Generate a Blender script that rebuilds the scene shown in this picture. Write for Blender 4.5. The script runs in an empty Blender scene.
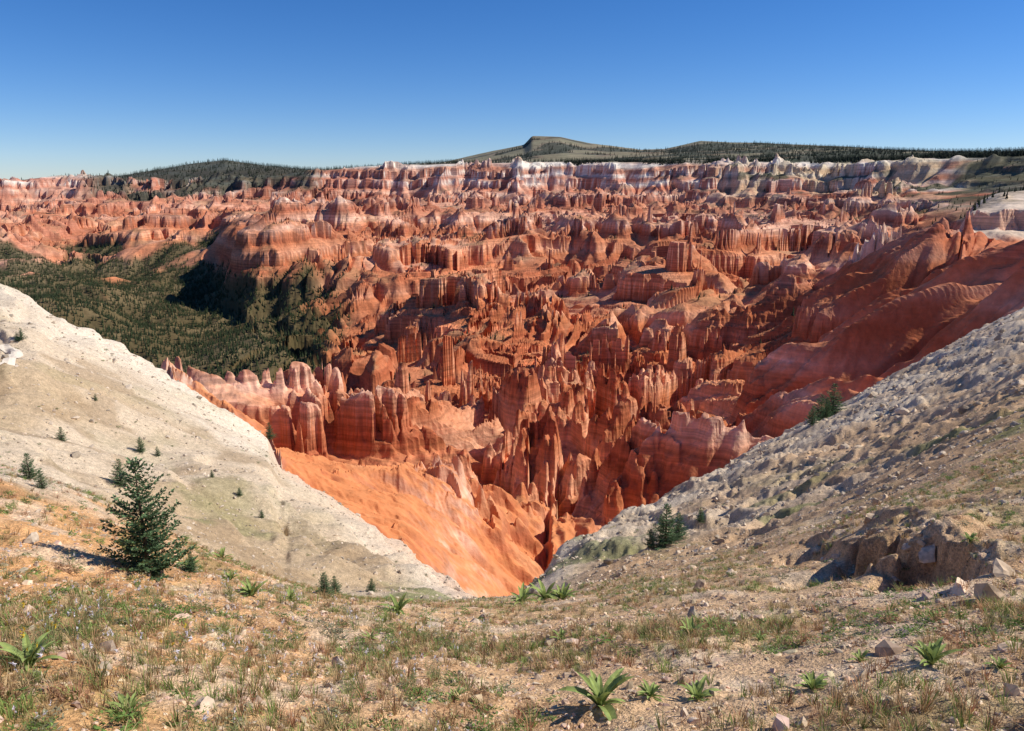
import bpy, math, time
import numpy as np
T0=time.time()
rng=np.random.default_rng(7)
F=np.float32
PITCH=math.radians(13.6); FPX=773.0
SUN_AZ=math.radians(84); SUN_EL=math.radians(40.5)
ce,se=math.cos(PITCH),math.sin(PITCH)
def ray(px,py):
    u=(px-512)/FPX; v=(365.5-py)/FPX
    X=u; Y=ce+v*se; Z=-se+v*ce
    h=math.hypot(X,Y)
    return math.atan2(X,Y), Z/h
# ---------------------------------------------------------------- noise
def hsh(ix,iy,s):
    h=(ix.astype(np.int64)*374761393+iy.astype(np.int64)*668265263+s*974634777)&0xFFFFFFFF
    h=((h^(h>>13))*1274126177)&0xFFFFFFFF
    h=h^(h>>16)
    return h
def perlin(x,y,s=0):
    xf=np.floor(x); yf=np.floor(y); ix=xf.astype(np.int32); iy=yf.astype(np.int32)
    fx=(x-xf).astype(F); fy=(y-yf).astype(F)
    u=fx*fx*fx*(fx*(fx*6-15)+10); v=fy*fy*fy*(fy*(fy*6-15)+10)
    def g(dx,dy):
        a=(hsh(ix+dx,iy+dy,s)&1023).astype(F)*F(2*math.pi/1024)
        return np.cos(a)*(fx-dx)+np.sin(a)*(fy-dy)
    a=g(0,0); b=g(1,0); c=g(0,1); d=g(1,1)
    return ((a+(b-a)*u)+((c+(d-c)*u)-(a+(b-a)*u))*v)*F(1.5)
def fbm(x,y,o=4,s=0,gain=.5):
    r=0;a=1.0
    for i in range(o):
        r=r+a*perlin(x*2**i+i*17.3,y*2**i-i*9.1,s+i); a*=gain
    return r
def ridged(x,y,o=4,s=0,gain=.5):
    r=0;a=1.0;t=0
    for i in range(o):
        r=r+a*(1-2*np.abs(perlin(x*2**i+i*13.3,y*2**i-i*5.1,s+i))); t+=a; a*=gain
    return r/t
def sstep(a,b,x):
    t=np.clip((x-a)/(b-a),0,1); return t*t*(3-2*t)
def erosion(x,y,dx,dy,s=0):
    xf=np.floor(x); yf=np.floor(y); ix=xf.astype(np.int32); iy=yf.astype(np.int32)
    fx=(x-xf).astype(F); fy=(y-yf).astype(F)
    va=np.zeros_like(fx); vs=np.zeros_like(fx); wt=np.zeros_like(fx)
    for i in range(-1,3):
        for j in range(-1,3):
            h=hsh(ix+i,iy+j,s)
            ppx=fx-i-((h&1023).astype(F)/1023*.5); ppy=fy-j-(((h>>10)&1023).astype(F)/1023*.5)
            w=np.exp(-2*(ppx*ppx+ppy*ppy)); m=(ppx*dx+ppy*dy)*F(2*math.pi)
            wt+=w; va+=np.cos(m)*w; vs-=np.sin(m)*w
    va/=wt; vs/=wt
    return va, vs*dx, vs*dy
# ---------------------------------------------------------------- surveyed feature lines (px, r, py) or (px, r, 'z', z)
Z='z'
K={}
K['A']=[(-700,3,Z,-2.2),(0,3,Z,-2.6),(300,3,Z,-3.0),(512,3,Z,-3.15),(800,3,Z,-2.9),(1024,3,Z,-2.7),(1700,3,Z,-2.2)]
K['A2']=[(-700,9,Z,-3.6),(0,9,Z,-4.4),(300,9,Z,-5.6),(512,9,Z,-6.1),(800,9,Z,-5.4),(1024,9,Z,-4.6),(1700,9,Z,-3.6)]
K['B']=[(-700,22,Z,-5.5),(0,21,472),(100,23,503),(200,24,548),(280,25,582),(360,25,600),(440,25,604),(500,25,601),(560,24,597),(640,24,580),(740,25,558),(850,26,520),(950,28,472),(1040,30,435),(1250,32,Z,-7),(1700,32,Z,-6)]
K['C']=[(-700,40,Z,-8),(0,42,476),(100,39,507),(200,36,552),(280,34,586),(360,31,602),(440,30,603),(500,29,599),(560,31,587),(640,42,553),(740,52,519),(850,64,470),(950,78,415),(1040,90,370),(1250,100,Z,-14),(1700,100,Z,-12)]
K['E']=[(-700,170,Z,-12),(-100,165,Z,-16),(0,150,290),(30,147,300),(48,144,317),(100,137,343),(180,123,387),(240,112,420),(268,106,440),(278,102,465),(330,90,500),(390,72,545),(440,55,578),(470,45,593),(510,38,596),(545,44,574),(560,50,558),(610,66,526),(660,84,503),(740,110,462),(800,132,430),(850,150,403),(900,170,374),(950,190,348),(1030,222,305),(1250,260,Z,-26),(1700,260,Z,-20)]
K['G']=[(-700,380,Z,-160),(0,360,Z,-190),(100,330,Z,-200),(200,300,Z,-190),(280,255,485),(330,235,515),(400,225,565),(450,240,600),(520,280,608),(570,290,612),(640,290,Z,-195),(740,290,Z,-170),(850,310,Z,-130),(950,360,Z,-112),(1040,400,Z,-105),(1250,420,Z,-90),(1700,420,Z,-60)]
K['H']=[(-700,480,Z,-220),(0,460,Z,-240),(100,450,Z,-240),(165,400,372),(220,380,412),(270,350,450),(330,370,464),(400,395,472),(460,420,492),(500,430,522),(545,430,560),(600,430,Z,-225),(640,450,Z,-250),(740,450,Z,-215),(850,460,Z,-160),(950,500,Z,-125),(1040,520,Z,-110),(1250,540,Z,-90),(1700,540,Z,-60)]
K['H2']=[(-700,600,Z,-280),(0,600,Z,-310),(100,560,Z,-310),(200,500,Z,-200),(270,480,Z,-205),(330,490,Z,-218),(400,520,Z,-232),(460,540,Z,-258),(500,540,Z,-268),(560,540,Z,-275),(640,560,490),(740,560,455),(850,560,Z,-185),(950,600,Z,-165),(1040,620,Z,-140),(1250,620,Z,-90),(1700,620,Z,-60)]
K['I']=[(-700,800,Z,-350),(0,800,Z,-380),(100,760,Z,-380),(180,640,376),(240,640,400),(300,650,420),(360,680,430),(440,740,432),(500,740,442),(560,720,450),(640,740,446),(740,740,428),(850,720,400),(950,740,345),(1040,760,290),(1250,760,Z,-60),(1700,760,Z,-40)]
K['J']=[(-700,1200,Z,-430),(0,1200,Z,-430),(100,1100,Z,-430),(200,1000,Z,-420),(280,1000,Z,-400),(340,1050,398),(440,1080,394),(560,1080,392),(640,1080,388),(740,1050,375),(850,1000,330),(950,1000,282),(1040,1000,258),(1250,1000,Z,-50),(1700,1000,Z,-30)]
K['K']=[(-700,1900,Z,-490),(0,2000,Z,-490),(100,2000,Z,-500),(200,1900,380),(280,1750,372),(340,1650,360),(440,1550,355),(560,1550,350),(640,1550,344),(740,1480,328),(830,1350,292),(875,1350,264),(940,1300,231),(1040,1250,238),(1250,1300,Z,-40),(1700,1300,Z,-30)]
K['L']=[(-700,2700,Z,-480),(0,2900,290),(100,2800,300),(200,2600,322),(232,2400,325),(255,2350,310),(340,2300,306),(440,2300,300),(560,2300,298),(640,2250,294),(740,2100,290),(850,1900,288),(900,1800,Z,-230),(930,1700,Z,-150),(950,1650,Z,-74),(1000,1600,209),(1040,1600,207),(1250,1600,Z,-30),(1700,1600,Z,-20)]
K['M']=[(-700,3500,Z,-420),(0,3600,258),(100,3600,268),(215,3400,262),(238,2850,245),(290,2850,236),(350,2900,242),(440,3000,254),(560,3000,254),(640,2950,253),(740,2850,250),(850,2700,238),(950,2600,214),(1040,2500,203),(1250,2500,Z,-20),(1700,2500,Z,0)]
K['N']=[(-700,4500,Z,-330),(0,4700,232),(100,4700,228),(215,4500,218),(300,4300,220),(360,4200,221),(440,4200,220),(560,4100,219),(740,3900,213),(850,3800,206),(950,3500,196),(1040,3300,186),(1250,3300,Z,0),(1700,3300,Z,20)]
K['O0']=[(-700,5300,Z,-150),(0,6600,208),(100,6200,202),(215,5800,196),(300,5250,195),(440,4950,195),(560,4750,195),(740,4450,195),(850,4300,193),(950,4050,183),(1040,3900,174),(1250,3900,Z,20),(1700,3900,Z,40)]
K['O']=[(-700,5600,Z,-20),(0,7000,183),(60,7000,175),(130,6700,181),(160,6500,183),(215,6200,181),(310,5600,173),(360,5450,167),(440,5330,164),(500,5200,163),(560,5100,162),(650,4950,163),(740,4850,164),(850,4700,163),(950,4400,159),(1040,4150,156),(1250,4100,Z,60),(1700,4100,Z,60)]
K['P']=[(-700,6500,Z,-20),(0,7800,184),(100,7600,179),(140,7400,172),(180,7200,166),(225,7100,160),(260,7000,165),(310,6800,170),(360,6600,168),(440,6400,163),(560,6200,161),(740,5900,156),(850,5700,153),(950,5400,153),(1040,5200,151),(1250,5000,Z,80),(1700,5000,Z,80)]
K['Q']=[(-700,9500,Z,-20),(0,9500,186),(130,9500,184),(300,9500,175),(440,9000,163),(470,8600,156),(505,8200,149),(524,8000,145),(532,8000,136),(560,8000,137),(590,8000,143),(640,8200,150),(665,8200,149),(700,8000,141),(760,8000,143),(850,8000,147),(930,8000,151),(1040,8000,153),(1250,8000,Z,120),(1700,8000,Z,100)]
K['R']=[(-700,18000,Z,-300),(1700,18000,Z,-300)]
order=['A','A2','B','C','E','F','G','H','H2','I','J','K','L','M','N','O0','O','P','Q','R']
def toarr(lst):
    o=[]
    for p in lst:
        if len(p)==4:
            az=math.atan2((p[0]-512)/FPX,.97); r=p[1]; z=p[3]
        else:
            az,t=ray(p[0],p[2]); r=p[1]; z=t*r
        o.append((az,math.log(r),(z+1.7)/r))
    o.sort()
    m=np.median([q[1] for q in o])
    o=[(-math.pi,m,0.01)]+o+[(math.pi,m,0.01)]
    return np.array(o)
az_main=np.radians(np.linspace(-39.5,39.5,1090))
w=np.radians(39.5+140.5*(np.linspace(0,1,55)[1:])**1.3)
AZ=np.concatenate([-w[::-1],az_main,w])
R_=np.concatenate([np.geomspace(.05,3,25)[:-1],np.geomspace(3,26,400)[:-1],np.geomspace(26,250,300)[:-1],np.geomspace(250,3200,860)[:-1],np.geomspace(3200,7500,300)[:-1],np.geomspace(7500,18000,60)])
LR=np.log(R_)
nr,na=len(R_),len(AZ)
def smooth1(a,k=5):
    ker=np.hanning(2*k+1); ker/=ker.sum()
    p=np.pad(a,k,mode='edge'); return np.convolve(p,ker,'valid')
KL={};KG={}
for k in order:
    if k=='F': continue
    a=toarr(K[k]); sm=3 if k in('O','P','Q') else (7 if k=='E' else (45 if k in('A','A2','B','C') else 12))
    KL[k]=smooth1(np.interp(AZ,a[:,0],a[:,1]),sm); KG[k]=smooth1(np.interp(AZ,a[:,0],a[:,2]),sm)
rE=np.exp(KL['E']); zE=KG['E']*rE-1.7
rF=rE*1.38; zF=zE-(rF-rE)*0.95
KL['F']=np.log(rF); KG['F']=(zF+1.7)/rF
XS=np.sin(AZ)[None,:]; YS=np.cos(AZ)[None,:]
X=(R_[:,None]*XS); Y=(R_[:,None]*YS)
LRg=np.repeat(LR[:,None],na,1)
warpm=sstep(0,.5,LRg-KL['G'][None,:])*(1-.7*sstep(-.15,0.0,LRg-KL['O'][None,:]))
wv=fbm(X/900,Y/900,3,11)*(.06+.05*sstep(1200,2000,R_)[:,None])+fbm(X/260,Y/260,2,15)*0.02
PX=512+750*np.tan(np.clip(AZ,-1.3,1.3))[None,:]*np.ones((nr,1))
wv=wv*(1-.75*sstep(880,940,PX)*sstep(900,1100,R_)[:,None])
LW=LRg+warpm*wv
LW+=(1-warpm)*sstep(2.2,3.4,LRg)*(fbm(X/18,Y/18,2,17)*.03)*(1-sstep(-.3,0,LRg-KL['E'][None,:]))
def pchip(xk,yk,x):
    h=np.diff(xk); d=np.diff(yk)/h
    m=np.zeros_like(xk); w1=2*h[1:]+h[:-1]; w2=h[1:]+2*h[:-1]
    ok=(d[1:]*d[:-1])>0
    with np.errstate(all='ignore'):
        mm=(w1+w2)/(w1/d[:-1]+w2/d[1:])
    m[1:-1]=np.where(ok,mm,0)
    i=np.clip(np.searchsorted(xk,x)-1,0,len(h)-1)
    t=np.clip((x-xk[i])/h[i],0,1)
    return yk[i]*(1+2*t)*(1-t)**2+h[i]*m[i]*t*(1-t)**2+yk[i+1]*t*t*(3-2*t)+h[i]*m[i+1]*t*t*(t-1)
KLm=np.array([KL[k] for k in order]); KGm=np.array([KG[k] for k in order])
for i in range(1,len(order)): KLm[i]=np.maximum(KLm[i],KLm[i-1]+.02)
G=np.zeros((nr,na))
for j in range(na): G[:,j]=pchip(KLm[:,j],KGm[:,j],LW[:,j])
H=(G*R_[:,None]-1.7)
print('base',time.time()-T0)
def grad(H):
    Hr=np.gradient(H,LR,axis=0)/R_[:,None]; Ht=np.gradient(H,AZ,axis=1)/R_[:,None]
    return Hr*XS+Ht*YS, Hr*YS-Ht*XS
lnr=LRg
can=sstep(0,1,(lnr-KL['F'])/(KL['G']-KL['F']))*(1-sstep(-.005,.03,lnr-KL['O']))
# ---- canyon rows
i0=np.searchsorted(R_,45); sl=slice(i0,nr)
x=X[sl].astype(np.float64); y=Y[sl].astype(np.float64); c=can[sl].astype(F); Rr=R_[sl][:,None]; px=PX[sl]
h=H[sl].copy()
q=x*.80-y*.60; s_=x*.60+y*.80
wq=.25*perlin(x/420,y/420,3)+.12*perlin(x/170,y/170,4)
big=ridged(q/560+wq,s_/1300,3,21,.55)
big2=ridged(q/900+1.5*wq,s_/2600,2,27,.5)
valley=sstep(1450,1900,Rr)*(1-sstep(3500,4100,Rr))*(1-sstep(215,320,px))
early=sstep(380,640,Rr)
rslope=sstep(735,860,px+45*perlin(x/200,y/200,6))*(1-sstep(1500,1650,Rr))
rtop=np.maximum(sstep(900,940,px)*sstep(1200,1350,Rr),sstep(865,925,px)*sstep(1550,1800,Rr))
farw=sstep(3700,4400,Rr)
fsm=sstep(1200,2100,Rr)
bb=big-.3; bb=np.where(bb>0,bb*.95,bb*1.05)
b2=big2-.35
bamp=(22+84*sstep(700,1400,Rr))*early*(1-.85*valley)*(1-.40*farw)*(1-.87*rslope)*(1-.92*rtop)
b2amp=140*sstep(1400,2000,Rr)*(1-.9*valley)*(1-.75*farw)*(1-rslope)*(1-rtop)
rimtop=1-.85*sstep(-.018,-.003,(lnr-KL['O'])[sl]+.012*perlin(x/220,y/220,7))
h+=c*(bamp*bb+b2amp*b2)*rimtop
ak,_t=ray(875,245); kx,ky=1350*math.sin(ak),1350*math.cos(ak)
kd=np.sqrt(((x-kx)/34)**2+((y-ky)/30)**2)+.25*perlin(x/12,y/12,5)
knob=1-sstep(.75,1.1,kd); h+=knob*22
rc=sstep(936,950,px)*sstep(1315,1330,Rr+40*fbm(x/90,y/90,3,8))*(1-sstep(1700,2300,Rr)); h+=rc*26
H[sl]=h
gx,gy=grad(H); gx=gx[sl].astype(F); gy=gy[sl].astype(F)
gm=np.sqrt(gx*gx+gy*gy)+1e-6
st=np.clip(gm*3.2,.12,1).astype(F)
dx=(-gy/gm).astype(F); dy=(gx/gm).astype(F)
hx=np.zeros_like(dx); hy=np.zeros_like(dx); e_tot=np.zeros_like(dx); L=240.0; a=39.0; es=[]
ogs=((1-sstep(540,600,px))*(1-sstep(430,520,Rr))).astype(F)
smth=sstep(.02,.35,fbm(x/420,y/420,3,70)+.12*sstep(1200,1800,Rr))*(.6+.4*sstep(900,1300,Rr))*sstep(500,700,Rr)
smth=(smth*(1-rslope)).astype(F)
eamp=(c*(.22+.78*early)*(1-.6*valley)*(1-.85*rtop*(1-farw))*rimtop).astype(F)
for o in range(6):
    ddx=dx+hy*(-.9); ddy=dy+hx*.9
    n=np.sqrt(ddx*ddx+ddy*ddy)+1e-6; k=np.minimum(1.0,1.25/n)
    v,ex,ey=erosion(x/L,y/L,ddx*k,ddy*k,40+o)
    es.append(v)
    aa=a*(1+ogs*(1.6 if o in(2,3,4,5) else 0))*(1-smth*(0,0,.2,.45,.65,.8)[o])*(1-fsm*(0,0,.25,.45,.6,.7)[o])*(1+rslope*(-.2,.3,.6,.5,0,-.3)[o])
    e_tot+=(v*aa).astype(F); hx+=ex*.45*(.75**o); hy+=ey*.45*(.75**o)
    L*=.5; a*=.54
e_tot=np.where(c>0,e_tot,0)
h=h+eamp*st*e_tot
# fins + hoodoos
hood=np.exp(-((px-575)/180)**2)*sstep(430,560,Rr)*(1-sstep(1100,1450,Rr))
hleft=np.exp(-((px-325)/105)**2)*sstep(540,600,Rr)*(1-sstep(760,900,Rr))
hood=np.maximum(hood,hleft)
hood=np.maximum(hood,.8*np.exp(-((px-465)/55)**2)*sstep(355,395,Rr)*(1-sstep(520,570,Rr)))
hfar=sstep(.25,.5,perlin(x/560,y/380,77)+.3*perlin(x/150,y/150,78))*sstep(1300,1600,Rr)*(1-sstep(2500,3000,Rr))*(1-valley)
hood=np.maximum(hood,.5*hfar)*(1-.8*smth*(1-hleft))*(1-rslope)*(1-rtop)
hood=(hood*c*(1-farw)).astype(F)
n25=perlin(x/24,y/24,81).astype(F); n9=perlin(x/10,y/10,82).astype(F); n60=perlin(x/75,y/75,83).astype(F); n5=perlin(x/5.5,y/5.5,84).astype(F)
finv=es[1]*.85+es[2]*.5+.3*n25+.3*n60+.12*n9+.35*hleft*ridged(x/42,y/42,2,86)
sc=np.clip(Rr/900,.8,1.8)
fin=sstep(.05,.26,finv)*.65+sstep(.40,.57,finv+.3*n9)*.35
top=.6+.55*n60+.4*n25
spire=sstep(-.12,.22,n9+.5*n5)
sw=.33+.25*hleft
h=h+hood*fin*(40+9*sc)*np.clip(top,.12,1.2)*((1-sw)+sw*spire)-hood*18
# strata terraces
zz=h+fbm(x/340,y/340,3,91)*26
def terr(z,step,lo,hi,mix):
    f=z/step; fl=np.floor(f); t=f-fl
    return step*(fl+t*(1-mix)+sstep(lo,hi,t)*mix)
tmod=sstep(-.3,.4,perlin(x/480,y/480,92)+.1+.25*fsm)*(1-.6*smth)
tz=terr(zz,74.,.5,.68,.8)
tz=zz+(tz-zz)*tmod
tz2=terr(tz+n25*1.2*(1-.5*fsm),17.,.45,.68,.75)
tz=tz+(tz2-tz)*(.3+.7*tmod)*(1-.6*smth)
tm=c*early*(1-.8*valley)*(1-.2*farw)*rimtop*(1-.6*rtop)*(1-.5*hleft)*(1-.9*rslope)
h=h+tm*(tz-zz)
flut=(1-2*np.abs(perlin(x/7.,y/7.,95)))+.5*(1-2*np.abs(perlin(x/3.4,y/3.4,96)))
h=h+tm*np.clip(Rr/900,.5,1.3)*1.2*flut*(1-.5*fsm)*(1-.7*smth)
pl=sstep(0.0,.05,(lnr-KL['O'])[sl])
h=h+pl*(fbm(x/500,y/500,3,61)*6)
H[sl]=h
SM=np.zeros((nr,na),F); SM[sl]=smth
E2=np.zeros((nr,na),F); E2[sl]=es[2]*.5+es[3]*.5
E1=np.zeros((nr,na),F); E1[sl]=es[1]*.4+es[2]*.6
print('canyon',time.time()-T0)
# ---- near rows
i1=np.searchsorted(R_,420); sn=slice(0,i1)
x=X[sn]; y=Y[sn]; Rr=R_[sn][:,None]; px=PX[sn]
nm=1-can[sn]; lB=(lnr-KL['B'])[sn]; lE=(lnr-KL['E'])[sn]
hn=fbm(x/3.2,y/3.2,3,101)*.13+fbm(x/.55,y/.55,3,104)*.045*sstep(1,3,Rr)*(1-sstep(40,80,Rr))
mid=sstep(.0,.6,lB)*nm
hn=hn+mid*(fbm(x/22,y/22,3,111)*.9)
right=sstep(540,640,px)
rough=ridged(x/7+.3*perlin(x/4,y/4,120),y/7,4,121,.6)
hn=hn+mid*right*(np.maximum(rough,.0)*1.2+ridged(x/2.2,y/2.2,3,125)*.3-.3)
gxn,gyn=grad(H); gxn=gxn[sn].astype(F); gyn=gyn[sn].astype(F); g_=np.sqrt(gxn**2+gyn**2)+1e-3
ux,uy=-gyn/g_,gxn/g_
v1,ax,ay=erosion(x/20,y/20,ux,uy,131); v2,bx,by=erosion(x/8,y/8,ux-ay*.5,uy+ax*.5,132); v3,_,_=erosion(x/3,y/3,ux-(ay+by)*.4,uy+(ax+bx)*.4,133)
rm=(.45+.65*sstep(-.2,.4,fbm(x/40,y/40,2,135)))*sstep(.15,.9,lB)
hn=hn+mid*(1-right)*rm*(v1*.9+v2*.65+v3*.24+ridged(x/1.6,y/1.6,2,137)*.1)+mid*right*(v1*.5+v2*.3)*sstep(.15,.9,lB)
lz=(H[sn]+fbm(x/14,y/14,3,139)*1.2)/2.6; lf=lz-np.floor(lz)
hn=hn+mid*(1-right)*sstep(0,.4,fbm(x/30,y/30,2,140)+.1)*(sstep(.35,.6,lf)-lf)*1.2
hn=hn+can[sn]*sstep(100,200,Rr)*(v2*.9+v3*.35)
def pol(px_,py_,r_):
    a_,_t=ray(px_,py_); return np.array([math.sin(a_)*r_,math.cos(a_)*r_])
pts=[pol(812,522,25),pol(835,540,21),pol(868,560,17),pol(905,590,14.3),pol(950,600,12.8),pol(1000,618,11.4)]
dmin=np.full(x.shape,1e9); sd=np.zeros(x.shape); al=np.zeros(x.shape)
for k in range(len(pts)-1):
    p,q2=pts[k],pts[k+1]; d=q2-p; l=np.hypot(*d); d=d/l
    rx=x-p[0]; ry=y-p[1]; t=np.clip(rx*d[0]+ry*d[1],0,l)
    dd=np.hypot(rx-t*d[0],ry-t*d[1]); sg=np.sign(-(rx*d[1]-ry*d[0]))
    m=dd<dmin; sd=np.where(m,sg*dd,sd); al=np.where(m,(k+t/l)/(len(pts)-1),al); dmin=np.minimum(dmin,dd)
sd=sd+perlin(x/1.1,y/1.1,141)*.8+perlin(x/.35,y/.35,142)*.25+perlin(x/.12,y/.12,143)*.06
env=sstep(0,.2,al)*(1-sstep(.8,1,al))*np.exp(-(dmin/2.4)**2)*(.35+.85*sstep(-.2,.3,perlin(x/2.2,y/2.2,145)))
stp=.7*np.tanh(sd/.05)+.15*np.tanh((sd+.5)/.09)+.15*np.tanh((sd-.6)/.1)
hn=hn+env*(stp*.50-.32*np.exp(-((sd+.45)/.4)**2)+.05*perlin(x/.18,y/.18,147))
H[sn]+=hn
print('near',time.time()-T0)
# ---------------------------------------------------------------- colours
gx,gy=grad(H); NZ=1/np.sqrt(1+gx*gx+gy*gy); del gx,gy
C=np.zeros((nr,na,3),F)
def blend(C,col,m):
    m=m[...,None].astype(F); return C*(1-m)+np.array(col,F)*m
x=X;y=Y
big1=fbm(x/700,y/700,3,201)
zs=H+fbm(x/500,y/500,2,205)*(10+14*sstep(3200,4000,R_)[:,None])+perlin(x/60,y/60,207)*2
zk=[-600,-500,-440,-430,-395,-385,-350,-335,-300,-290,-262,-250,-215,-205,-180,-165,-135,-128,-105,-95,-72,-60,-50,-38,-22,-12,4,16,26,34,60,70,82,110,118,140,400]
ck=[(.44,.13,.055),(.46,.135,.06),(.52,.16,.068),(.64,.28,.15),(.46,.14,.06),(.58,.20,.085),(.62,.225,.095),(.76,.40,.24),(.54,.175,.075),(.42,.12,.055),(.62,.225,.095),(.76,.40,.24),(.56,.19,.08),(.42,.12,.055),(.62,.24,.115),(.80,.50,.35),(.54,.18,.085),(.42,.125,.065),(.62,.29,.17),(.82,.61,.46),(.56,.21,.115),(.44,.145,.08),(.58,.24,.14),(.84,.71,.57),(.84,.70,.57),(.56,.23,.14),(.48,.18,.11),(.86,.75,.63),(.84,.72,.59),(.54,.24,.15),(.50,.24,.15),(.86,.75,.61),(.84,.73,.60),(.80,.68,.54),(.56,.40,.27),(.52,.38,.25),(.40,.30,.20)]
ck=np.array(ck)
for i in range(3): C[...,i]=np.interp(zs,zk,ck[:,i])
fine=perlin(zs/3.1,zs*0+.5,211)+.6*perlin(zs/9.,zs*0+9.5,213)
C*=(1+.26*fine)[...,None].astype(F)
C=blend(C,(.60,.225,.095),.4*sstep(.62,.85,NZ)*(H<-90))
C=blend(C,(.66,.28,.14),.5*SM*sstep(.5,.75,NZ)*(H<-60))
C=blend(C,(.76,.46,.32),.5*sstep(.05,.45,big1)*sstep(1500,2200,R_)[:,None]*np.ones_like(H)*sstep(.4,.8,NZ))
C=blend(C,(.40,.12,.055),.5*sstep(.0,.45,-big1)*sstep(700,1100,R_)[:,None]*np.ones_like(H))
C=blend(C,(.58,.23,.13),.6*sstep(.05,.4,fbm(x/230,y/230,3,217)+.3*E2)*sstep(3200,3800,R_)[:,None]*sstep(-10,-50,-H*0+H if False else H*1.0) if False else .6*sstep(.05,.4,fbm(x/230,y/230,3,217)+.3*E2)*sstep(3200,3800,R_)[:,None]*(H<5)*(1-sstep(700,800,PX)))
tanm=sstep(660,760,PX)*sstep(3300,3800,R_)[:,None]*sstep(-150,-60,H)*sstep(-.3,.2,fbm(x/260,y/260,3,208))
C=blend(C,(.62,.49,.30),.7*tanm)
rs=sstep(735,860,PX)*(1-sstep(1420,1560,R_))[:,None]*sstep(350,450,R_)[:,None]*(H<-74)
C=blend(C,(.58,.18,.075),.8*rs*(.75+.25*sstep(-.3,.3,fbm(x/60,y/60,3,216))))
C=blend(C,(.34,.10,.05),.45*rs*sstep(.1,.6,-E1))
rt=sstep(930,945,PX)*(1-sstep(1800,2300,R_))[:,None]*sstep(1200,1270,R_)[:,None]*sstep(-98,-84,H)
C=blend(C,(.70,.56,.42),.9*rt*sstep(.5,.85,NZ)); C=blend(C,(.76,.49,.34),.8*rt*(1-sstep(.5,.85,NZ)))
kd=np.sqrt(((x-kx)/36)**2+((y-ky)/32)**2); C=blend(C,(.80,.68,.56),.9*(1-sstep(.8,1.3,kd)))
pink=sstep(840,880,PX)*(1-sstep(900,960,PX))*(1-sstep(1380,1500,R_))[:,None]*sstep(1150,1300,R_)[:,None]
C=blend(C,(.66,.38,.26),.6*pink)
og=(1-sstep(560,600,PX))*(1-sstep(500,560,R_))[:,None]*sstep(110,150,R_)[:,None]
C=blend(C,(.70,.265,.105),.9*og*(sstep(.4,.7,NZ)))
C=blend(C,(.74,.39,.20),.4*og*sstep(.1,.5,fbm(x/60,y/60,3,215)+.4*E2))
C=blend(C,(.52,.17,.07),.45*og*sstep(.1,.6,-E2+.3*fbm(x/20,y/20,3,218)))
lE=lnr-KL['E']; lB=lnr-KL['B']
nearm=(1-sstep(.05,.35,lE+.1*perlin(x/30,y/30,221)))
P=np.zeros_like(C); nb=fbm(x/25,y/25,4,223)
P[:]=(.70,.55,.385)
P=blend(P,(.54,.39,.235),sstep(.0,.45,nb-.5*sstep(-.5,0,lE)+.25)*.85)
P=blend(P,(.84,.71,.55),sstep(-.45,-.05,lE+.25*nb)*.8)
P=blend(P,(.38,.26,.15),sstep(.05,.4,fbm(x/7,y/7,4,227)+.25*nb)*.6*(1-sstep(-.4,-.1,lE)))
P=blend(P,(.72,.44,.28),sstep(-.3,.0,lE)*.5*(PX<560)*(PX>262))
P=blend(P,(.70,.40,.22),.8*sstep(.0,.12,lE)*(PX<560))
rg=sstep(540,620,PX)
P=blend(P,(.60,.455,.305),rg*.9)
P=blend(P,(.76,.63,.48),rg*.6*sstep(.1,.6,ridged(x/7,y/7,3,121,.6)))
P=blend(P,(.42,.28,.17),rg*.5*sstep(.0,.45,fbm(x/13,y/13,4,229)))
bs=rg*(1-sstep(.2,.95,(lnr-KL['B'])/(KL['E']-KL['B'])+.35*nb))
P=blend(P,(.62,.38,.20),bs*.85)
P=blend(P,(.22,.24,.085),.75*sstep(.12,.5,fbm(x/9,y/9,3,231))*(sstep(-.3,.2,lB))*(1-sstep(.4,1.3,lB))*(R_<80)[:,None])
P=blend(P,(.38,.32,.17),.3*sstep(.2,.6,fbm(x/12,y/12,3,233)+.4*nb-.1)*(1-rg)*(1-sstep(450,500,PX)))
C=C*(1-nearm[...,None])+P*nearm[...,None]
fgm=1-sstep(-.15,.15,lB+.3*fbm(x/5,y/5,4,241)-.04)
i2=np.searchsorted(R_,60)
S=np.zeros_like(C[:i2]); xs=x[:i2]; ys=y[:i2]
S[:]=(.74,.47,.25)
S=blend(S,(.80,.42,.175),(1-sstep(60,420,PX[:i2]))*.85)
S=blend(S,(.70,.47,.275),sstep(500,800,PX[:i2])*.8)
ns=fbm(xs/1.6,ys/1.6,4,243)
S=blend(S,(.42,.23,.11),.6*sstep(.1,.6,ns)); S=blend(S,(.84,.66,.47),.55*sstep(.1,.6,-ns))
gp=sstep(.1,.55,fbm(xs/2.6,ys/2.6,3,247)+.25*fbm(xs/.5,ys/.5,2,249))
S=blend(S,(.30,.26,.11),.45*gp)
S=blend(S,(.54,.34,.19),.8*(env[:i2]*sstep(.1,.6,1-NZ[:i2])))
C[:i2]=C[:i2]*(1-fgm[:i2,:,None])+S*fgm[:i2,:,None]
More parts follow.
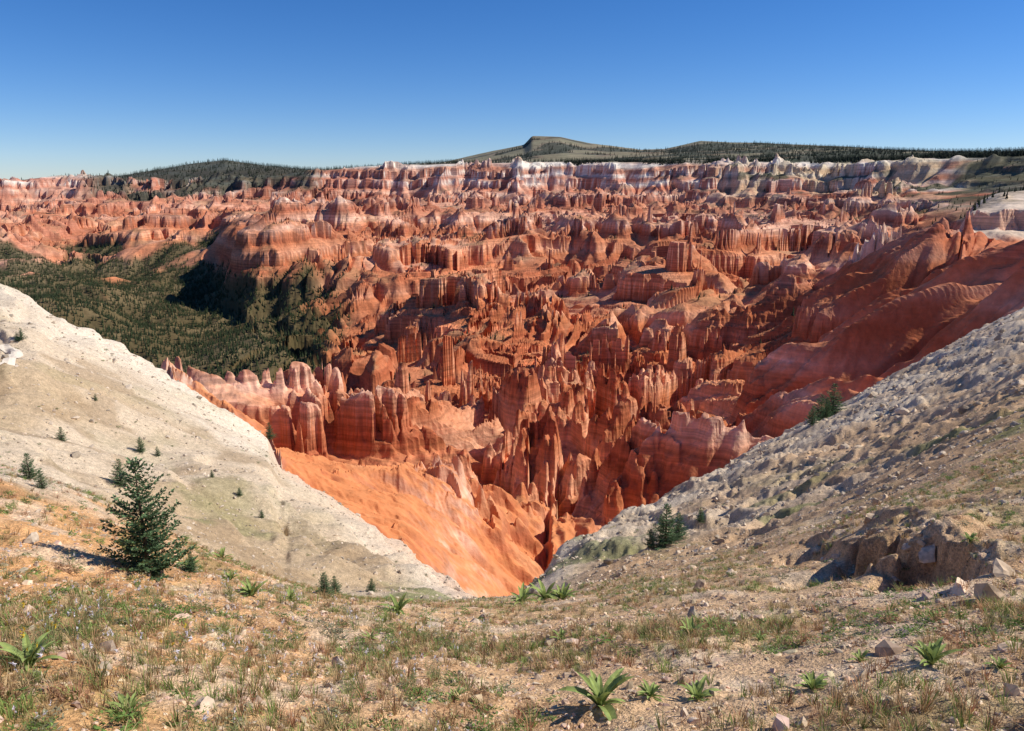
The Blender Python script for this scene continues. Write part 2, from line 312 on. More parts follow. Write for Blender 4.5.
# vegetation
base_floor=sstep(1100,1500,R_)[:,None]*(1-sstep(4000,4600,R_))[:,None]*(1-sstep(310,352,PX+30*perlin(x/200,y/200,250)))
forest=base_floor*sstep(-.3,.2,fbm(x/300,y/300,4,251)+(-315-H)/90)
plat=sstep(0.003,.02,lnr-KL['O'])
fp=plat*sstep(-.3,.1,fbm(x/600,y/350,3,253)+.45*sstep(600,800,PX)+.5*((PX<330)&(PX>110))-.15)*(R_<7800)[:,None]
hill=sstep(95,130,PX)*(1-sstep(315,340,PX))*sstep(-.15,-.08,lnr-KL['O']+.12*fbm(x/600,y/500,3,255)-.08*sstep(220,330,PX))
fp=np.maximum(fp,hill)
sc_=sstep(.25,.5,fbm(x/170,y/170,3,257)+.25*sstep(.75,.92,NZ)-.1)*sstep(700,1000,R_)[:,None]*(1-plat)*sstep(.55,.75,NZ)*(H<60)*.8*(1-rs)
rimf=sstep(0.05,.3,fbm(x/300,y/300,3,259)+.4*sstep(860,950,PX)-.08)*sstep(620,760,PX)*sstep(2500,3100,R_)[:,None]*sstep(.6,.8,NZ)
rimf=np.maximum(rimf,sstep(-.35,-.05,fbm(x/200,y/200,3,260))*sstep(915,960,PX)*sstep(2000,2300,R_)[:,None]*sstep(.4,.6,NZ))
grassy=plat*(1-fp)
C=blend(C,(.19,.18,.10),grassy*.85)
C=blend(C,(.065,.075,.032),np.clip(forest,0,1)*.88); C=blend(C,(.035,.05,.027),np.clip(fp,0,1)*.92)
C=blend(C,(.28,.2,.10),sc_*.45); C=blend(C,(.055,.065,.032),rimf*.88)
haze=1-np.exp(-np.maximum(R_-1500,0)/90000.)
C=C*(1-haze[:,None,None])+np.array((.45,.48,.58),F)*haze[:,None,None]  # aerial haze painted into the vertex colours, bluer with distance from the origin
C=np.clip(C,.01,.88)
print('colours',time.time()-T0)
# ---------------------------------------------------------------- helpers
def nodemat(name):
    m=bpy.data.materials.new(name); m.use_nodes=True
    nt=m.node_tree; b=nt.nodes['Principled BSDF']; b.inputs['Roughness'].default_value=.92
    b.inputs['Specular IOR Level'].default_value=.15
    return m,nt,b
def attrmat(name,rough=.9,vscale=8.,lo=.75,hi=1.25,trans=0):
    m,nt,b=nodemat(name); N=nt.nodes; Lk=nt.links
    at=N.new('ShaderNodeAttribute'); at.attribute_name='Col'
    tc=N.new('ShaderNodeNewGeometry'); no=N.new('ShaderNodeTexNoise'); no.inputs['Scale'].default_value=vscale; no.inputs['Detail'].default_value=2
    Lk.new(tc.outputs['Position'],no.inputs['Vector'])
    mr=N.new('ShaderNodeMapRange'); mr.inputs['From Min'].default_value=.25; mr.inputs['From Max'].default_value=.75; mr.inputs['To Min'].default_value=lo; mr.inputs['To Max'].default_value=hi
    Lk.new(no.outputs['Fac'],mr.inputs['Value'])
    vm=N.new('ShaderNodeVectorMath'); vm.operation='SCALE'; Lk.new(at.outputs['Color'],vm.inputs[0]); Lk.new(mr.outputs['Result'],vm.inputs['Scale'])
    Lk.new(vm.outputs['Vector'],b.inputs['Base Color']); b.inputs['Roughness'].default_value=rough
    if trans:
        tr=N.new('ShaderNodeBsdfTranslucent'); Lk.new(vm.outputs['Vector'],tr.inputs['Color'])
        mx=N.new('ShaderNodeMixShader'); mx.inputs[0].default_value=trans
        Lk.new(b.outputs[0],mx.inputs[1]); Lk.new(tr.outputs[0],mx.inputs[2]); Lk.new(mx.outputs[0],N['Material Output'].inputs['Surface'])
    return m
def mkmesh(name,V,T,col=None,mat=None,smooth=False,k=3,link=True,loc=None):
    me=bpy.data.meshes.new(name); V=np.ascontiguousarray(V,dtype=F); T=np.ascontiguousarray(T,dtype=np.int32)
    me.vertices.add(len(V)); me.vertices.foreach_set('co',V.ravel())
    me.loops.add(T.size); me.loops.foreach_set('vertex_index',T.ravel())
    me.polygons.add(len(T)); me.polygons.foreach_set('loop_start',np.arange(0,T.size,k,dtype=np.int32))
    if not np.isscalar(smooth) or smooth: me.polygons.foreach_set('use_smooth',np.broadcast_to(smooth,(len(T),)).astype(bool))
    else: me.polygons.foreach_set('use_smooth',np.zeros(len(T),bool))
    me.update(calc_edges=True)
    if col is not None:
        at=me.color_attributes.new('Col','FLOAT_COLOR','POINT')
        c4=np.ones((len(V),4),F); c4[:,:3]=col; at.data.foreach_set('color',c4.ravel())
    if mat: me.materials.append(mat)
    if not link: return me
    ob=bpy.data.objects.new(name,me); bpy.context.scene.collection.objects.link(ob)
    if loc is not None: ob.location=loc
    return ob
# ---------------------------------------------------------------- terrain object
gm_,nt,b=nodemat('eroded_rock_and_soil'); N=nt.nodes; Lk=nt.links
def nz(scale,detail=4,vec=None,rough=.6):
    n=N.new('ShaderNodeTexNoise'); n.inputs['Scale'].default_value=scale; n.inputs['Detail'].default_value=detail; n.inputs['Roughness'].default_value=rough
    Lk.new(vec,n.inputs['Vector']); return n.outputs['Fac']
def mrn(v,a,b_,lo,hi):
    m=N.new('ShaderNodeMapRange'); m.inputs['From Min'].default_value=a; m.inputs['From Max'].default_value=b_; m.inputs['To Min'].default_value=lo; m.inputs['To Max'].default_value=hi; Lk.new(v,m.inputs['Value']); return m.outputs['Result']
def mul(a,b_,op='MULTIPLY'):
    m=N.new('ShaderNodeMath'); m.operation=op
    for i,q_ in enumerate((a,b_)):
        if isinstance(q_,(int,float)): m.inputs[i].default_value=q_
        else: Lk.new(q_,m.inputs[i])
    return m.outputs[0]
def mixfl(f,a,b_):
    m=N.new('ShaderNodeMix'); m.data_type='FLOAT'; Lk.new(f,m.inputs[0])
    for i,q_ in ((2,a),(3,b_)):
        if isinstance(q_,(int,float)): m.inputs[i].default_value=q_
        else: Lk.new(q_,m.inputs[i])
    return m.outputs[0]
geo=N.new('ShaderNodeNewGeometry'); pos=geo.outputs['Position']
at=N.new('ShaderNodeAttribute'); at.attribute_name='Col'
nra=N.new('ShaderNodeAttribute'); nra.attribute_name='near'
sta=N.new('ShaderNodeAttribute'); sta.attribute_name='strata'
near=nra.outputs['Fac']; farf=mul(1.0,near,'SUBTRACT')
mp=N.new('ShaderNodeVectorMath'); mp.operation='MULTIPLY'; mp.inputs[1].default_value=(.008,.008,.28); Lk.new(pos,mp.inputs[0])
strata=nz(1.0,3,mp.outputs[0],.65)
big_=nz(.12,5,pos,.65); med=nz(2.5,4,pos,.7); fin_=nz(28,3,pos,.7)
f1=mul(mixfl(sta.outputs['Fac'],1.0,mrn(strata,.3,.7,.62,1.34)),mrn(big_,.3,.7,.8,1.2))
vor=N.new('ShaderNodeTexVoronoi'); vor.inputs['Scale'].default_value=22; Lk.new(pos,vor.inputs['Vector'])
vsep=N.new('ShaderNodeSeparateColor'); Lk.new(vor.outputs['Color'],vsep.inputs[0])
f2=mul(mul(mrn(med,.3,.7,.72,1.22),mrn(fin_,.3,.7,.6,1.34)),mrn(vsep.outputs[0],0,1,.82,1.17))
mx_=mixfl(near,f1,f2)
vm=N.new('ShaderNodeVectorMath'); vm.operation='SCALE'; Lk.new(at.outputs['Color'],vm.inputs[0]); Lk.new(mx_,vm.inputs['Scale'])
Lk.new(vm.outputs[0],b.inputs['Base Color']); b.inputs['Roughness'].default_value=.97; b.inputs['Specular IOR Level'].default_value=.05
bp1=N.new('ShaderNodeBump'); bp1.inputs['Distance'].default_value=2.0; Lk.new(mul(farf,.7),bp1.inputs['Strength']); Lk.new(big_,bp1.inputs['Height'])
bp2=N.new('ShaderNodeBump'); bp2.inputs['Distance'].default_value=.09; Lk.new(near,bp2.inputs['Strength'])
Lk.new(mul(mul(fin_,.4),med,'ADD'),bp2.inputs['Height']); Lk.new(bp1.outputs[0],bp2.inputs['Normal']); Lk.new(bp2.outputs[0],b.inputs['Normal'])
V=np.stack([X,Y,H],-1).reshape(-1,3)
idx=np.arange(nr*na,dtype=np.int32).reshape(nr,na)
Tq=np.stack([idx[:-1,:-1],idx[:-1,1:],idx[1:,1:],idx[1:,:-1]],-1).reshape(-1,4)
sm=(np.repeat((R_[:-1]<260)[:,None],na-1,1)).ravel()
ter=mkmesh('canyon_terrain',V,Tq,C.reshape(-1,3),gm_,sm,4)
nv=(1-sstep(90,300,R_))[:,None]*np.ones((1,na))
an=ter.data.attributes.new('near','FLOAT','POINT'); an.data.foreach_set('value',nv.astype(F).ravel())
sv=(1-.9*rs)*(1-.85*og)*(1-.8*np.clip(forest,0,1))*(1-.5*SM)
an=ter.data.attributes.new('strata','FLOAT','POINT'); an.data.foreach_set('value',sv.astype(F).ravel())
if ter.data.polygons[len(Tq)//2].normal.z<0: ter.data.flip_normals()
print('terrain mesh',time.time()-T0)
def zat(xx,yy):
    xx=np.atleast_1d(xx); yy=np.atleast_1d(yy)
    l=np.log(np.hypot(xx,yy)+1e-9); a_=np.arctan2(xx,yy)
    fi=np.interp(l,LR,np.arange(nr)); fj=np.interp(a_,AZ,np.arange(na))
    i=np.minimum(fi.astype(int),nr-2); j=np.minimum(fj.astype(int),na-2); u=fi-i; v=fj-j
    return (H[i,j]*(1-u)+H[i+1,j]*u)*(1-v)+(H[i,j+1]*(1-u)+H[i+1,j+1]*u)*v
def hit(px_,py_,rmin=1.0):
    a_,t=ray(px_,py_); j=int(round(np.interp(a_,AZ,np.arange(na))))
    s=H[:,j]/R_; ok=np.where((s>=t)&(R_>rmin))[0]
    r=R_[ok[0]] if len(ok) else 30.
    return np.array([math.sin(a_)*r,math.cos(a_)*r,H[ok[0],j] if len(ok) else -15.]),r
def scatter(name,temps,pos,scale,mat,rot=None,tilt=.0,cols=None):
    n=len(pos); ti=rng.integers(0,len(temps),n); rz=rng.uniform(0,2*math.pi,n) if rot is None else rot
    Vs=[];Ts=[];Cs=[];off=0
    for k,(tv,tt,tcw) in enumerate(temps):
        s=np.where(ti==k)[0]
        if len(s)==0: continue
        c_,s_n=np.cos(rz[s])[:,None],np.sin(rz[s])[:,None]
        sc1=scale[s]; sc1=sc1[:,None] if sc1.ndim==1 else sc1
        v=tv[None]*sc1[:,None,:]
        vx=v[...,0]*c_-v[...,1]*s_n; vy=v[...,0]*s_n+v[...,1]*c_; vz=v[...,2]
        if tilt:
            tx=rng.normal(0,tilt,len(s))[:,None]; ty=rng.normal(0,tilt,len(s))[:,None]
            vx,vz=vx+vz*tx,vz-vx*tx; vy,vz=vy+vz*ty,vz-vy*ty
        vv=np.stack([vx,vy,vz],-1)+pos[s][:,None,:]
        Vs.append(vv.reshape(-1,3)); nvv=len(tv)
        Ts.append((tt[None]+(np.arange(len(s))*nvv)[:,None,None]+off).reshape(-1,3)); off+=nvv*len(s)
        cc=(tcw[None]*cols[s][:,None,:]) if cols is not None else np.broadcast_to(tcw[None],(len(s),nvv,3))
        Cs.append(cc.reshape(-1,3))
    return mkmesh(name,np.concatenate(Vs),np.concatenate(Ts),np.concatenate(Cs),mat)
# ---------------------------------------------------------------- templates
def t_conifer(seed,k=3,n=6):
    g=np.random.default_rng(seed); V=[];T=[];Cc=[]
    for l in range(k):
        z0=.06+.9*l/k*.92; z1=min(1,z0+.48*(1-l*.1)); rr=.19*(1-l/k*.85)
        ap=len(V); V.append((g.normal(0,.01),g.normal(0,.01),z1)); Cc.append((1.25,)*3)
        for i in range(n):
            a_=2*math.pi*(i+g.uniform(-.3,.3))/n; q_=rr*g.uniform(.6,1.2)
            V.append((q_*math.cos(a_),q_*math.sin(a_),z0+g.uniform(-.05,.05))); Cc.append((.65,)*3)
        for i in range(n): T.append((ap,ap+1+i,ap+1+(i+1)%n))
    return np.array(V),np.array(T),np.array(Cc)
def ico():
    p=(1+5**.5)/2
    V=np.array([(-1,p,0),(1,p,0),(-1,-p,0),(1,-p,0),(0,-1,p),(0,1,p),(0,-1,-p),(0,1,-p),(p,0,-1),(p,0,1),(-p,0,-1),(-p,0,1)],float); V/=np.linalg.norm(V[0])
    T=[(0,11,5),(0,5,1),(0,1,7),(0,7,10),(0,10,11),(1,5,9),(5,11,4),(11,10,2),(10,7,6),(7,1,8),(3,9,4),(3,4,2),(3,2,6),(3,6,8),(3,8,9),(4,9,5),(2,4,11),(6,2,10),(8,6,7),(9,8,1)]
    return V,np.array(T)
def subdiv(V,T):
    V=list(map(tuple,V)); m={}; o=[]
    def md(a_,b_):
        k=(min(a_,b_),max(a_,b_))
        if k not in m:
            v=(np.array(V[a_])+np.array(V[b_]))/2; v/=np.linalg.norm(v); m[k]=len(V); V.append(tuple(v))
        return m[k]
    for a_,b_,c_ in T:
        d,e,f=md(a_,b_),md(b_,c_),md(c_,a_); o+=[(a_,d,f),(b_,e,d),(c_,f,e),(d,e,f)]
    return np.array(V),np.array(o)
def t_rock(seed,sub=0):
    g=np.random.default_rng(seed); V,T=ico()
    for _ in range(sub): V,T=subdiv(V,T)
    W=V.copy()
    for _ in range(5+sub*5):
        d=g.normal(size=3); d/=np.linalg.norm(d); o=g.uniform(.3,.75); dd=W@d-o; W=W-np.maximum(dd,0)[:,None]*d*.95
    W*=g.uniform(.65,1.25,3)*np.array([1,1,.65]); W+=g.normal(0,.035,W.shape)
    return W,T,np.ones((len(W),3))*g.uniform(.85,1.1)
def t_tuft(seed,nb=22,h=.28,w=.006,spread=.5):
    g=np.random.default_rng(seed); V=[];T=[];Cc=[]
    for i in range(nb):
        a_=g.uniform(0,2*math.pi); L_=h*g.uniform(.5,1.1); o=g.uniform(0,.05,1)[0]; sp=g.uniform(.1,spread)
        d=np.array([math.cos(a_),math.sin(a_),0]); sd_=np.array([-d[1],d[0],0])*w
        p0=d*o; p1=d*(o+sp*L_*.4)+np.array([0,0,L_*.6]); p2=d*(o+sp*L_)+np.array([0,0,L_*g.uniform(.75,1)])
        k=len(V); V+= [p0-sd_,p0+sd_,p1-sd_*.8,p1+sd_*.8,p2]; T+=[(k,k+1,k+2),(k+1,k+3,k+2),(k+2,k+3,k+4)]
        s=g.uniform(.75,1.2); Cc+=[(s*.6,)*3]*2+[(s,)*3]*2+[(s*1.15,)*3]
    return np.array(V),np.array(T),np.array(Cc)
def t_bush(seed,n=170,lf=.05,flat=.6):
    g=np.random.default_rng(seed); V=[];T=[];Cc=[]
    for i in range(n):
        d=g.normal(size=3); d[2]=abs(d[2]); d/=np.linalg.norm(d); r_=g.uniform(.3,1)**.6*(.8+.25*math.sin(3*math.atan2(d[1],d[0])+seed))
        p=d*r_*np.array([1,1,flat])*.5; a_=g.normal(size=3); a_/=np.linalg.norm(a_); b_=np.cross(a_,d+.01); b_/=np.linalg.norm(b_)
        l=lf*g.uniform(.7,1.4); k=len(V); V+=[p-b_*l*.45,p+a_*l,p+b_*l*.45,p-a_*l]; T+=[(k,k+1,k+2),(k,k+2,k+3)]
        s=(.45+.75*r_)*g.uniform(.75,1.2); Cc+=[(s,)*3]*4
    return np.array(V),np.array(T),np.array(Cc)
def t_broad(seed,n=18,h=.38):
    g=np.random.default_rng(seed); V=[];T=[];Cc=[]
    for i in range(n):
        a_=i*2.4+g.uniform(-.4,.4); el=math.radians(25+58*(i/n)*g.uniform(.7,1.1)); L_=h*g.uniform(.55,1.1); W=L_*g.uniform(.075,.115)
        d=np.array([math.cos(a_),math.sin(a_),0]); sd_=np.array([-d[1],d[0],0]); p=d*.01; e=el+.25; bend=g.uniform(.1,.34); tw=g.uniform(-.3,.3)
        for s in range(6):
            t=s/5; ww=W*(math.sin(math.pi*min(1,t*.8+.16))**.8)*(1 if s<5 else 0.05)
            sq=sd_*math.cos(tw*t)+np.array([0,0,math.sin(tw*t)])
            V+=[p-sq*ww+np.array([0,0,ww*.45]),p.copy(),p+sq*ww+np.array([0,0,ww*.45])]; sh=g.uniform(.85,1.15)*(.65+.55*t)
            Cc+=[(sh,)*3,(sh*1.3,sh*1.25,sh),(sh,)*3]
            p=p+(d*math.cos(e)+np.array([0,0,math.sin(e)]))*L_/5; e-=bend
        k0=len(V)-18
        for s in range(5):
            k=k0+3*s
            T+=[(k,k+1,k+4),(k,k+4,k+3),(k+1,k+2,k+5),(k+1,k+5,k+4)]
    return np.array(V),np.array(T),np.array(Cc)
def t_flower(seed,n=9,h=.4,fc=(.70,.50,.05)):
    g=np.random.default_rng(seed); V=[];T=[];Cc=[]
    for i in range(n):
        a_=g.uniform(0,6.28); L_=h*g.uniform(.5,1.1); d=np.array([math.cos(a_),math.sin(a_),0]); sd_=np.array([-d[1],d[0],0])*.003
        p0=d*.03; p1=d*(.03+.3*L_)+np.array([0,0,L_]); k=len(V); V+=[p0-sd_,p0+sd_,p1]; T+=[(k,k+1,k+2)]; Cc+=[(.2,.22,.09)]*3
        for m in range(14):
            t=g.uniform(.1,.7); p=p0+(p1-p0)*t; q_=g.normal(size=3); q_/=np.linalg.norm(q_); q2_=np.cross(q_,[.3,.2,1]); l=.03
            k=len(V); V+=[p,p+q_*l+q2_*.006,p+q_*l*1.6]; T+=[(k,k+1,k+2)]; Cc+=[(.2,.23,.09)]*3
        for m in range(6 if i%2 else 0):
            t=g.uniform(.88,1.03); p=p0+(p1-p0)*t; q_=g.normal(size=3)*.008; q2_=g.normal(size=3)*.008; k=len(V); V+=[p+q_,p+q2_,p-q_-q2_]; T+=[(k,k+1,k+2)]; Cc+=[fc]*3
    return np.array(V),np.array(T),np.array(Cc)
def t_fir(seed,nw=20,Rb=.27):
    g=np.random.default_rng(seed); V=[];T=[];Cc=[]
    n=7
    for s in range(9):
        t=s/8
        for i in range(n):
            a_=2*math.pi*i/n; r_=.022*(1-t)+.002; V.append((r_*math.cos(a_)+.006*math.sin(5*t),r_*math.sin(a_),t)); Cc.append((.10,.075,.05))
    for s in range(8):
        for i in range(n):
            a_,b_=s*n+i,s*n+(i+1)%n; T+=[(a_,b_,b_+n),(a_,b_+n,a_+n)]
    def blade(p,d,l,w,c):
        q_=np.cross(d,g.normal(size=3)); q_/=np.linalg.norm(q_)+1e-9; k=len(V)
        V.extend([p,p+d*l*.5+q_*w,p+d*l,p+d*l*.5-q_*w]); T.extend([(k,k+1,k+2),(k,k+2,k+3)]); Cc.extend([c]*4)
    for wl in range(nw):
        t=.05+.93*(wl/(nw-1))**.92; Lb=Rb*(1-t)**.8*1.05+.025; nbn=int(6+5*(1-t))
        for b_ in range(nbn):
            a_=2*math.pi*(b_+g.uniform(-.35,.35))/nbn+wl*1.1; L_=Lb*g.uniform(.5,1.3)
            if g.random()<.1: continue
            d0=np.array([math.cos(a_),math.sin(a_),0]); z0=t+g.uniform(-.015,.015); ns_=max(3,int(L_/.024))
            up=.15+.6*t
            prev=np.array([0,0,z0])
            for s in range(1,ns_+1):
                u_=s/ns_; p=d0*L_*u_+np.array([0,0,z0+L_*(up*u_-.4*u_+.4*u_*u_)])
                ax=p-prev; l=np.linalg.norm(ax); ax/=l
                if s<ns_*.6: blade(prev,ax,l*1.1,.0025,(.10,.075,.05))
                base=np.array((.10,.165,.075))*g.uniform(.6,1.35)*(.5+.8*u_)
                sidev=np.array([-d0[1],d0[0],0])
                tw=.065*(1-u_*.45)*g.uniform(.7,1.2)*(L_/Rb*.6+.5)
                for sg in (-1,1):
                    dd=ax*.65+sidev*sg*.85+np.array([0,0,g.uniform(-.15,.2)]); dd/=np.linalg.norm(dd)
                    for f in range(3): blade(p+dd*tw*f*.28,dd+g.normal(0,.28,3),tw*.65,.008,tuple(base))
                blade(p,ax+g.normal(0,.2,3),.035,.008,tuple(base*1.1))
                prev=p
    for f in range(10): blade(np.array([0,0,.93+.007*f]),np.array([g.normal(0,.5),g.normal(0,.5),.8]),.03,.005,(.09,.13,.07))
    return np.array(V),np.array(T),np.array(Cc)
leafm=attrmat('leaf_foliage',.7,30,.8,1.2,.25); firm=attrmat('fir_needles',.75,25,.75,1.25,.12)
rockm=attrmat('loose_rock',.95,14,.7,1.25); farm=attrmat('conifer_crowns',.95,.15,.8,1.2)
# ---------------------------------------------------------------- distant conifers
area=(R_[:,None]**2)*np.gradient(LR)[:,None]*np.gradient(AZ)[None,:]
def pick(mask,n):
    w_=(mask*area*(np.abs(AZ)<math.radians(44))[None,:]).ravel(); cs=np.cumsum(w_)
    i=np.searchsorted(cs,rng.uniform(0,cs[-1],n)); i=np.clip(i,0,nr*na-1)
    return V[i]
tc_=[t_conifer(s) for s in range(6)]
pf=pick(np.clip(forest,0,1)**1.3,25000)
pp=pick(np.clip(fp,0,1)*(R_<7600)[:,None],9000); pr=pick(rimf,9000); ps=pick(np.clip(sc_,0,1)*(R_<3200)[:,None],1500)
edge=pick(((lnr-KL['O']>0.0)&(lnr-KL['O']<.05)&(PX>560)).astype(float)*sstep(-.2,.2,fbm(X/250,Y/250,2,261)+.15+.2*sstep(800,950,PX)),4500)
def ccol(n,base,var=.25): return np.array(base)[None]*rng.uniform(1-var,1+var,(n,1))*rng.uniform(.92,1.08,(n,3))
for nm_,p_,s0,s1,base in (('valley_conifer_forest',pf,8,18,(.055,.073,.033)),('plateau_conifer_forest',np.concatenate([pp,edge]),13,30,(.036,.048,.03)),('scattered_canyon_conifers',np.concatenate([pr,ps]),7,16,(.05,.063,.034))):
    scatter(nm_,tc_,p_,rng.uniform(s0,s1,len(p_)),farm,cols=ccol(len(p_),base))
print('far trees',time.time()-T0)
# ---------------------------------------------------------------- foreground clutter
def sect(n,r0,r1,a0=-41,a1=41,pw=1.0):
    r=np.sqrt(rng.uniform(r0**2,r1**2,n)) if pw==1 else np.exp(rng.uniform(math.log(r0),math.log(r1),n)); a_=np.radians(rng.uniform(a0,a1,n))
    x_,y_=r*np.sin(a_),r*np.cos(a_); return np.stack([x_,y_,zat(x_,y_)],-1)
tr=[t_rock(s) for s in range(8)]; tr1=[t_rock(20+s,1) for s in range(8)]
p=np.concatenate([sect(28000,3,30),sect(14000,3,13)]); s=.015*np.exp(rng.normal(0,.6,len(p)))
base=np.array((.78,.57,.39)); cols=base[None]*rng.uniform(.5,1.15,(len(p),1))*rng.uniform(.93,1.07,(len(p),3))
scatter('gravel_pebbles',tr,p,s,rockm,tilt=.3,cols=cols)
p=np.concatenate([sect(3000,5,32),sect(2400,9,45,6,40)]); k=fbm(p[:,0]/3,p[:,1]/3,2,303)+rng.uniform(-.3,.3,len(p))>0; p=p[k]
s=.046*np.exp(rng.normal(0,.48,len(p))); cols=np.array((.76,.60,.44))[None]*rng.uniform(.55,1.15,(len(p),1))
scatter('loose_stones',tr1,p,s,rockm,tilt=.3,cols=cols)
p=sect(12000,28,230,1,41,0); p=p[np.hypot(p[:,0],p[:,1])<np.exp(np.interp(np.arctan2(p[:,0],p[:,1]),AZ,KL['E']))*1.1]
r=np.hypot(p[:,0],p[:,1]); k=fbm(p[:,0]/9,p[:,1]/9,2,301)+rng.uniform(-.3,.3,len(p))>-.1; p=p[k]; r=r[k]
s=np.clip(.0028*r,.08,.42)*np.exp(rng.normal(-.4,.6,len(p))); cols=np.array((.72,.58,.43))[None]*rng.uniform(.45,1.15,(len(p),1))
scatter('talus_blocks',tr1,p,s,rockm,tilt=.3,cols=cols)
p=sect(7000,30,150,-40,1,0); s=np.clip(.0016*np.hypot(p[:,0],p[:,1]),.04,.25)*np.exp(rng.normal(-.1,.5,len(p))); cols=np.array((.70,.57,.43))[None]*rng.uniform(.5,1.15,(len(p),1))
scatter('pale_slope_stones',tr,p,s,rockm,tilt=.3,cols=cols)
bp=[]
for (a_,b_) in ((850,515),(862,510),(878,505),(990,600),(925,575),(960,590),(835,525),(905,560),(1005,575),(870,520),(715,560),(730,575),(700,590),(690,570),(742,560),(760,548),(885,498),(870,500)):
    bp.append(hit(a_,b_,6)[0])
bp=np.array(bp); scatter('scarp_boulders',tr1,bp,rng.uniform(.12,.32,len(bp)),rockm,tilt=.4,cols=np.array((.74,.56,.39))[None]*rng.uniform(.75,1.1,(len(bp),1)))
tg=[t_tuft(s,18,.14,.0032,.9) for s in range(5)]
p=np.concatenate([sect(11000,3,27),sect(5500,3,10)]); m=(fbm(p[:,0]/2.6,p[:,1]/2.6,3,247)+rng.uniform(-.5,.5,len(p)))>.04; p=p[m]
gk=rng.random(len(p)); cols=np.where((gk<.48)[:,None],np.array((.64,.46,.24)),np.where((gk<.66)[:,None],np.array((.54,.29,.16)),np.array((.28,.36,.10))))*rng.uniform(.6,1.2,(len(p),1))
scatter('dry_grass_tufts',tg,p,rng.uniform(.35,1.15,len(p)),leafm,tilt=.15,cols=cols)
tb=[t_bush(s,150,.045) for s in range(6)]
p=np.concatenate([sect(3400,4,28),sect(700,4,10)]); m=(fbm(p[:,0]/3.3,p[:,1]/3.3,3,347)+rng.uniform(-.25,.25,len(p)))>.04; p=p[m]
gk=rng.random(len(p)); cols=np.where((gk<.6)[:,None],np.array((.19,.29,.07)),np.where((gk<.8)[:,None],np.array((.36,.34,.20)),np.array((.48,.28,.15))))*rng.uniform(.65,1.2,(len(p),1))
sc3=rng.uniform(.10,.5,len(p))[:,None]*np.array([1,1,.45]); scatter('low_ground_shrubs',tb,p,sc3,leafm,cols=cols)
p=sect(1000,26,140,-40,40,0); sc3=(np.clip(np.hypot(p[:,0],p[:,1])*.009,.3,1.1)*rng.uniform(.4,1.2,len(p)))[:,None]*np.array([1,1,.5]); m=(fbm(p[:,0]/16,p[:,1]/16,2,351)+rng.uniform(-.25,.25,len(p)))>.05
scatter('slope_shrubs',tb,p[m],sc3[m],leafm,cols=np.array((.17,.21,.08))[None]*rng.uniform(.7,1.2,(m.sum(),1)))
tf=[t_flower(s) for s in range(3)]
fl=[hit(a_,b_)[0] for a_,b_ in ((30,665),(45,655),(20,650),(175,660),(12,672))]
scatter('yellow_wildflowers',tf,np.array(fl),rng.uniform(.7,1.1,len(fl)),leafm)
tw=[t_flower(s,8,.3,(.75,.70,.72)) for s in range(3)]
p=sect(90,4,12,-38,-2); scatter('white_wildflowers',tw,p,rng.uniform(.6,1.1,len(p)),leafm)
bm=[]
for s in range(5):
    v,t,c_=t_broad(s,15+s); bm.append(mkmesh('broadleaf_plant_mesh',v,t,c_*np.array((.27,.34,.12)),leafm,link=False))
for i,(a_,b_,pxh) in enumerate(((600,706,38),(930,665,26),(545,600,22),(522,603,18),(562,600,16),(398,612,17),(252,596,18),(697,700,22),(812,690,18),(30,668,28),(1000,668,12),(222,560,12),(190,570,13),(130,715,22),(650,697,16),(860,662,12),(455,700,14),(370,640,10),(290,600,12),(690,635,16),(560,640,10),(230,580,11),(760,640,9),(710,628,13),(970,545,9))):
    q_,r_=hit(a_,b_); ob=bpy.data.objects.new('broadleaf_plant',bm[i%5]); bpy.context.scene.collection.objects.link(ob)
    ob.location=q_-np.array([0,0,.01]); s=pxh/773*math.hypot(r_,q_[2])/.36; ob.scale=(s*1.15,s*1.15,s); ob.rotation_euler=(0,0,i*1.7)
# fir trees
fm=[]
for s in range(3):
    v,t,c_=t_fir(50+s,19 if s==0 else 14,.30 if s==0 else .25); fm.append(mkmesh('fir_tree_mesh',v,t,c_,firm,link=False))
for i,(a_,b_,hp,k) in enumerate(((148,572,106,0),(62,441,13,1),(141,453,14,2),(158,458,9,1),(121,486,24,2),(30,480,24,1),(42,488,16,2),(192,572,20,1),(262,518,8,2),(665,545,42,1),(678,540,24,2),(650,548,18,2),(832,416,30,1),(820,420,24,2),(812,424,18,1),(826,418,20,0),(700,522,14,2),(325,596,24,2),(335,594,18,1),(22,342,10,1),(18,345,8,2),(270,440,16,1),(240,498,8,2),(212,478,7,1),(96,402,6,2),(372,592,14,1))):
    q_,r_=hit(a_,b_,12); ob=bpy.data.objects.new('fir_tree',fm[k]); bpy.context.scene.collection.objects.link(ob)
    s=hp/773*math.hypot(r_,q_[2]); ob.location=q_-np.array([0,0,.03*s]); ob.scale=(s,s,s) if k==0 else (s*1.35,s*1.35,s); ob.rotation_euler=(0,0,i*1.3)
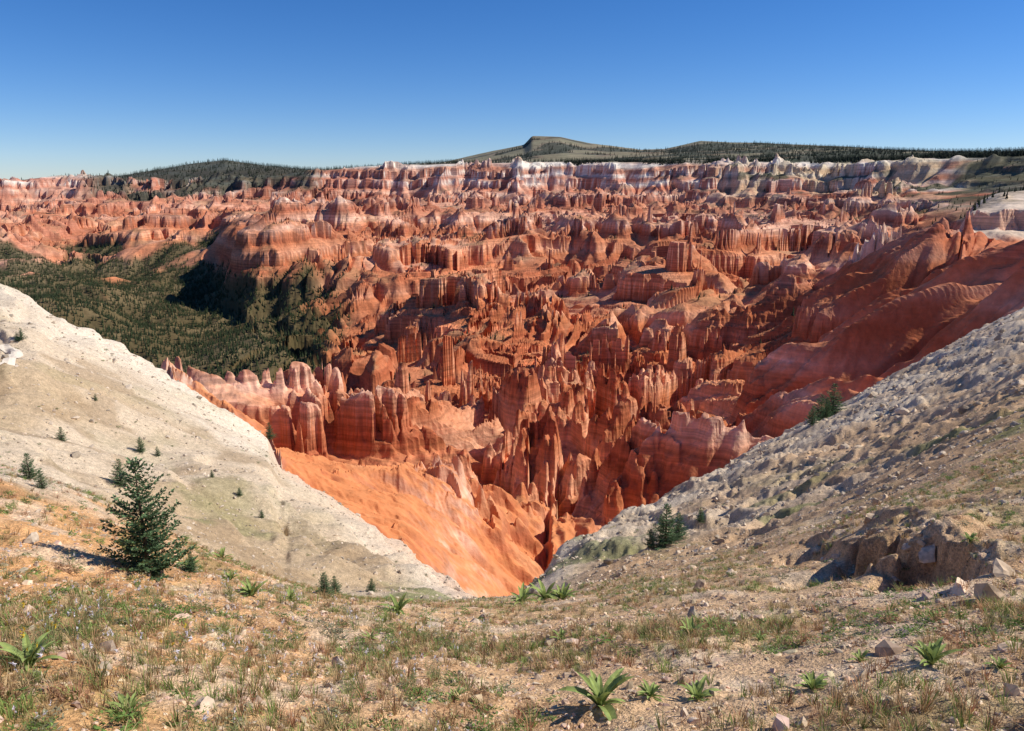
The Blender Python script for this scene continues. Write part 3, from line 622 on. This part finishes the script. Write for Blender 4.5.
# footpath
pth=np.array([hit(a_,b_,30)[0] for a_,b_ in ((-40,380),(-15,372),(0,366),(10,361),(18,355),(14,350),(2,349),(-12,350),(-40,352))])
PV=[];PT=[]
tt=np.linspace(0,len(pth)-1,80); cx=smooth1(np.interp(tt,range(len(pth)),pth[:,0]),5); cy=smooth1(np.interp(tt,range(len(pth)),pth[:,1]),5)
tx=np.gradient(cx);ty=np.gradient(cy);l=np.hypot(tx,ty)+1e-6
for sg in (-1.3,-.65,0,.65,1.3):
    x_=cx-ty/l*sg*.4; y_=cy+tx/l*sg*.4; PV.append(np.stack([x_,y_,zat(x_,y_)+.15-.05*abs(sg)],-1))
PV=np.concatenate(PV)
for k in range(4):
    for i in range(79):
        a_=k*80+i; PT+=[(a_,a_+1,a_+81),(a_,a_+81,a_+80)]
mkmesh('dirt_footpath',PV,np.array(PT),np.full((len(PV),3),(.82,.70,.55)),rockm)
# ---------------------------------------------------------------- light, sky, camera
sc=bpy.context.scene
w_=bpy.data.worlds.new('World'); sc.world=w_; w_.use_nodes=True; nt=w_.node_tree
sky=nt.nodes.new('ShaderNodeTexSky'); sky.sky_type='NISHITA'; sky.sun_disc=False; sky.sun_elevation=SUN_EL; sky.sun_rotation=SUN_AZ
sky.altitude=2200; sky.air_density=1.0; sky.dust_density=.1; sky.ozone_density=4.0
hs=nt.nodes.new('ShaderNodeHueSaturation'); hs.inputs['Saturation'].default_value=1.26; hs.inputs['Value'].default_value=1.0
tn=nt.nodes.new('ShaderNodeVectorMath'); tn.operation='MULTIPLY'; tn.inputs[1].default_value=(.88,.95,1.18)
nt.links.new(sky.outputs[0],hs.inputs['Color']); nt.links.new(hs.outputs[0],tn.inputs[0])
nt.links.new(tn.outputs[0],nt.nodes['Background'].inputs[0]); nt.nodes['Background'].inputs[1].default_value=.098
ld=bpy.data.lights.new('sun','SUN'); ld.energy=5.0; ld.angle=math.radians(.53); ld.color=(1,.95,.86)
lo=bpy.data.objects.new('sun',ld); sc.collection.objects.link(lo)
from mathutils import Vector
d=Vector((math.sin(SUN_AZ)*math.cos(SUN_EL),math.cos(SUN_AZ)*math.cos(SUN_EL),math.sin(SUN_EL)))
lo.rotation_euler=d.to_track_quat('Z','Y').to_euler()
cd=bpy.data.cameras.new('camera'); cam=bpy.data.objects.new('camera',cd); sc.collection.objects.link(cam)
cd.sensor_width=36; cd.lens=36*FPX/1024; cd.clip_start=.05; cd.clip_end=60000
cam.location=(0,0,0); cam.rotation_euler=(math.pi/2-PITCH,0,0); sc.camera=cam
sc.view_settings.view_transform='Standard'; sc.view_settings.look='None'; sc.view_settings.exposure=0
print('done',time.time()-T0)
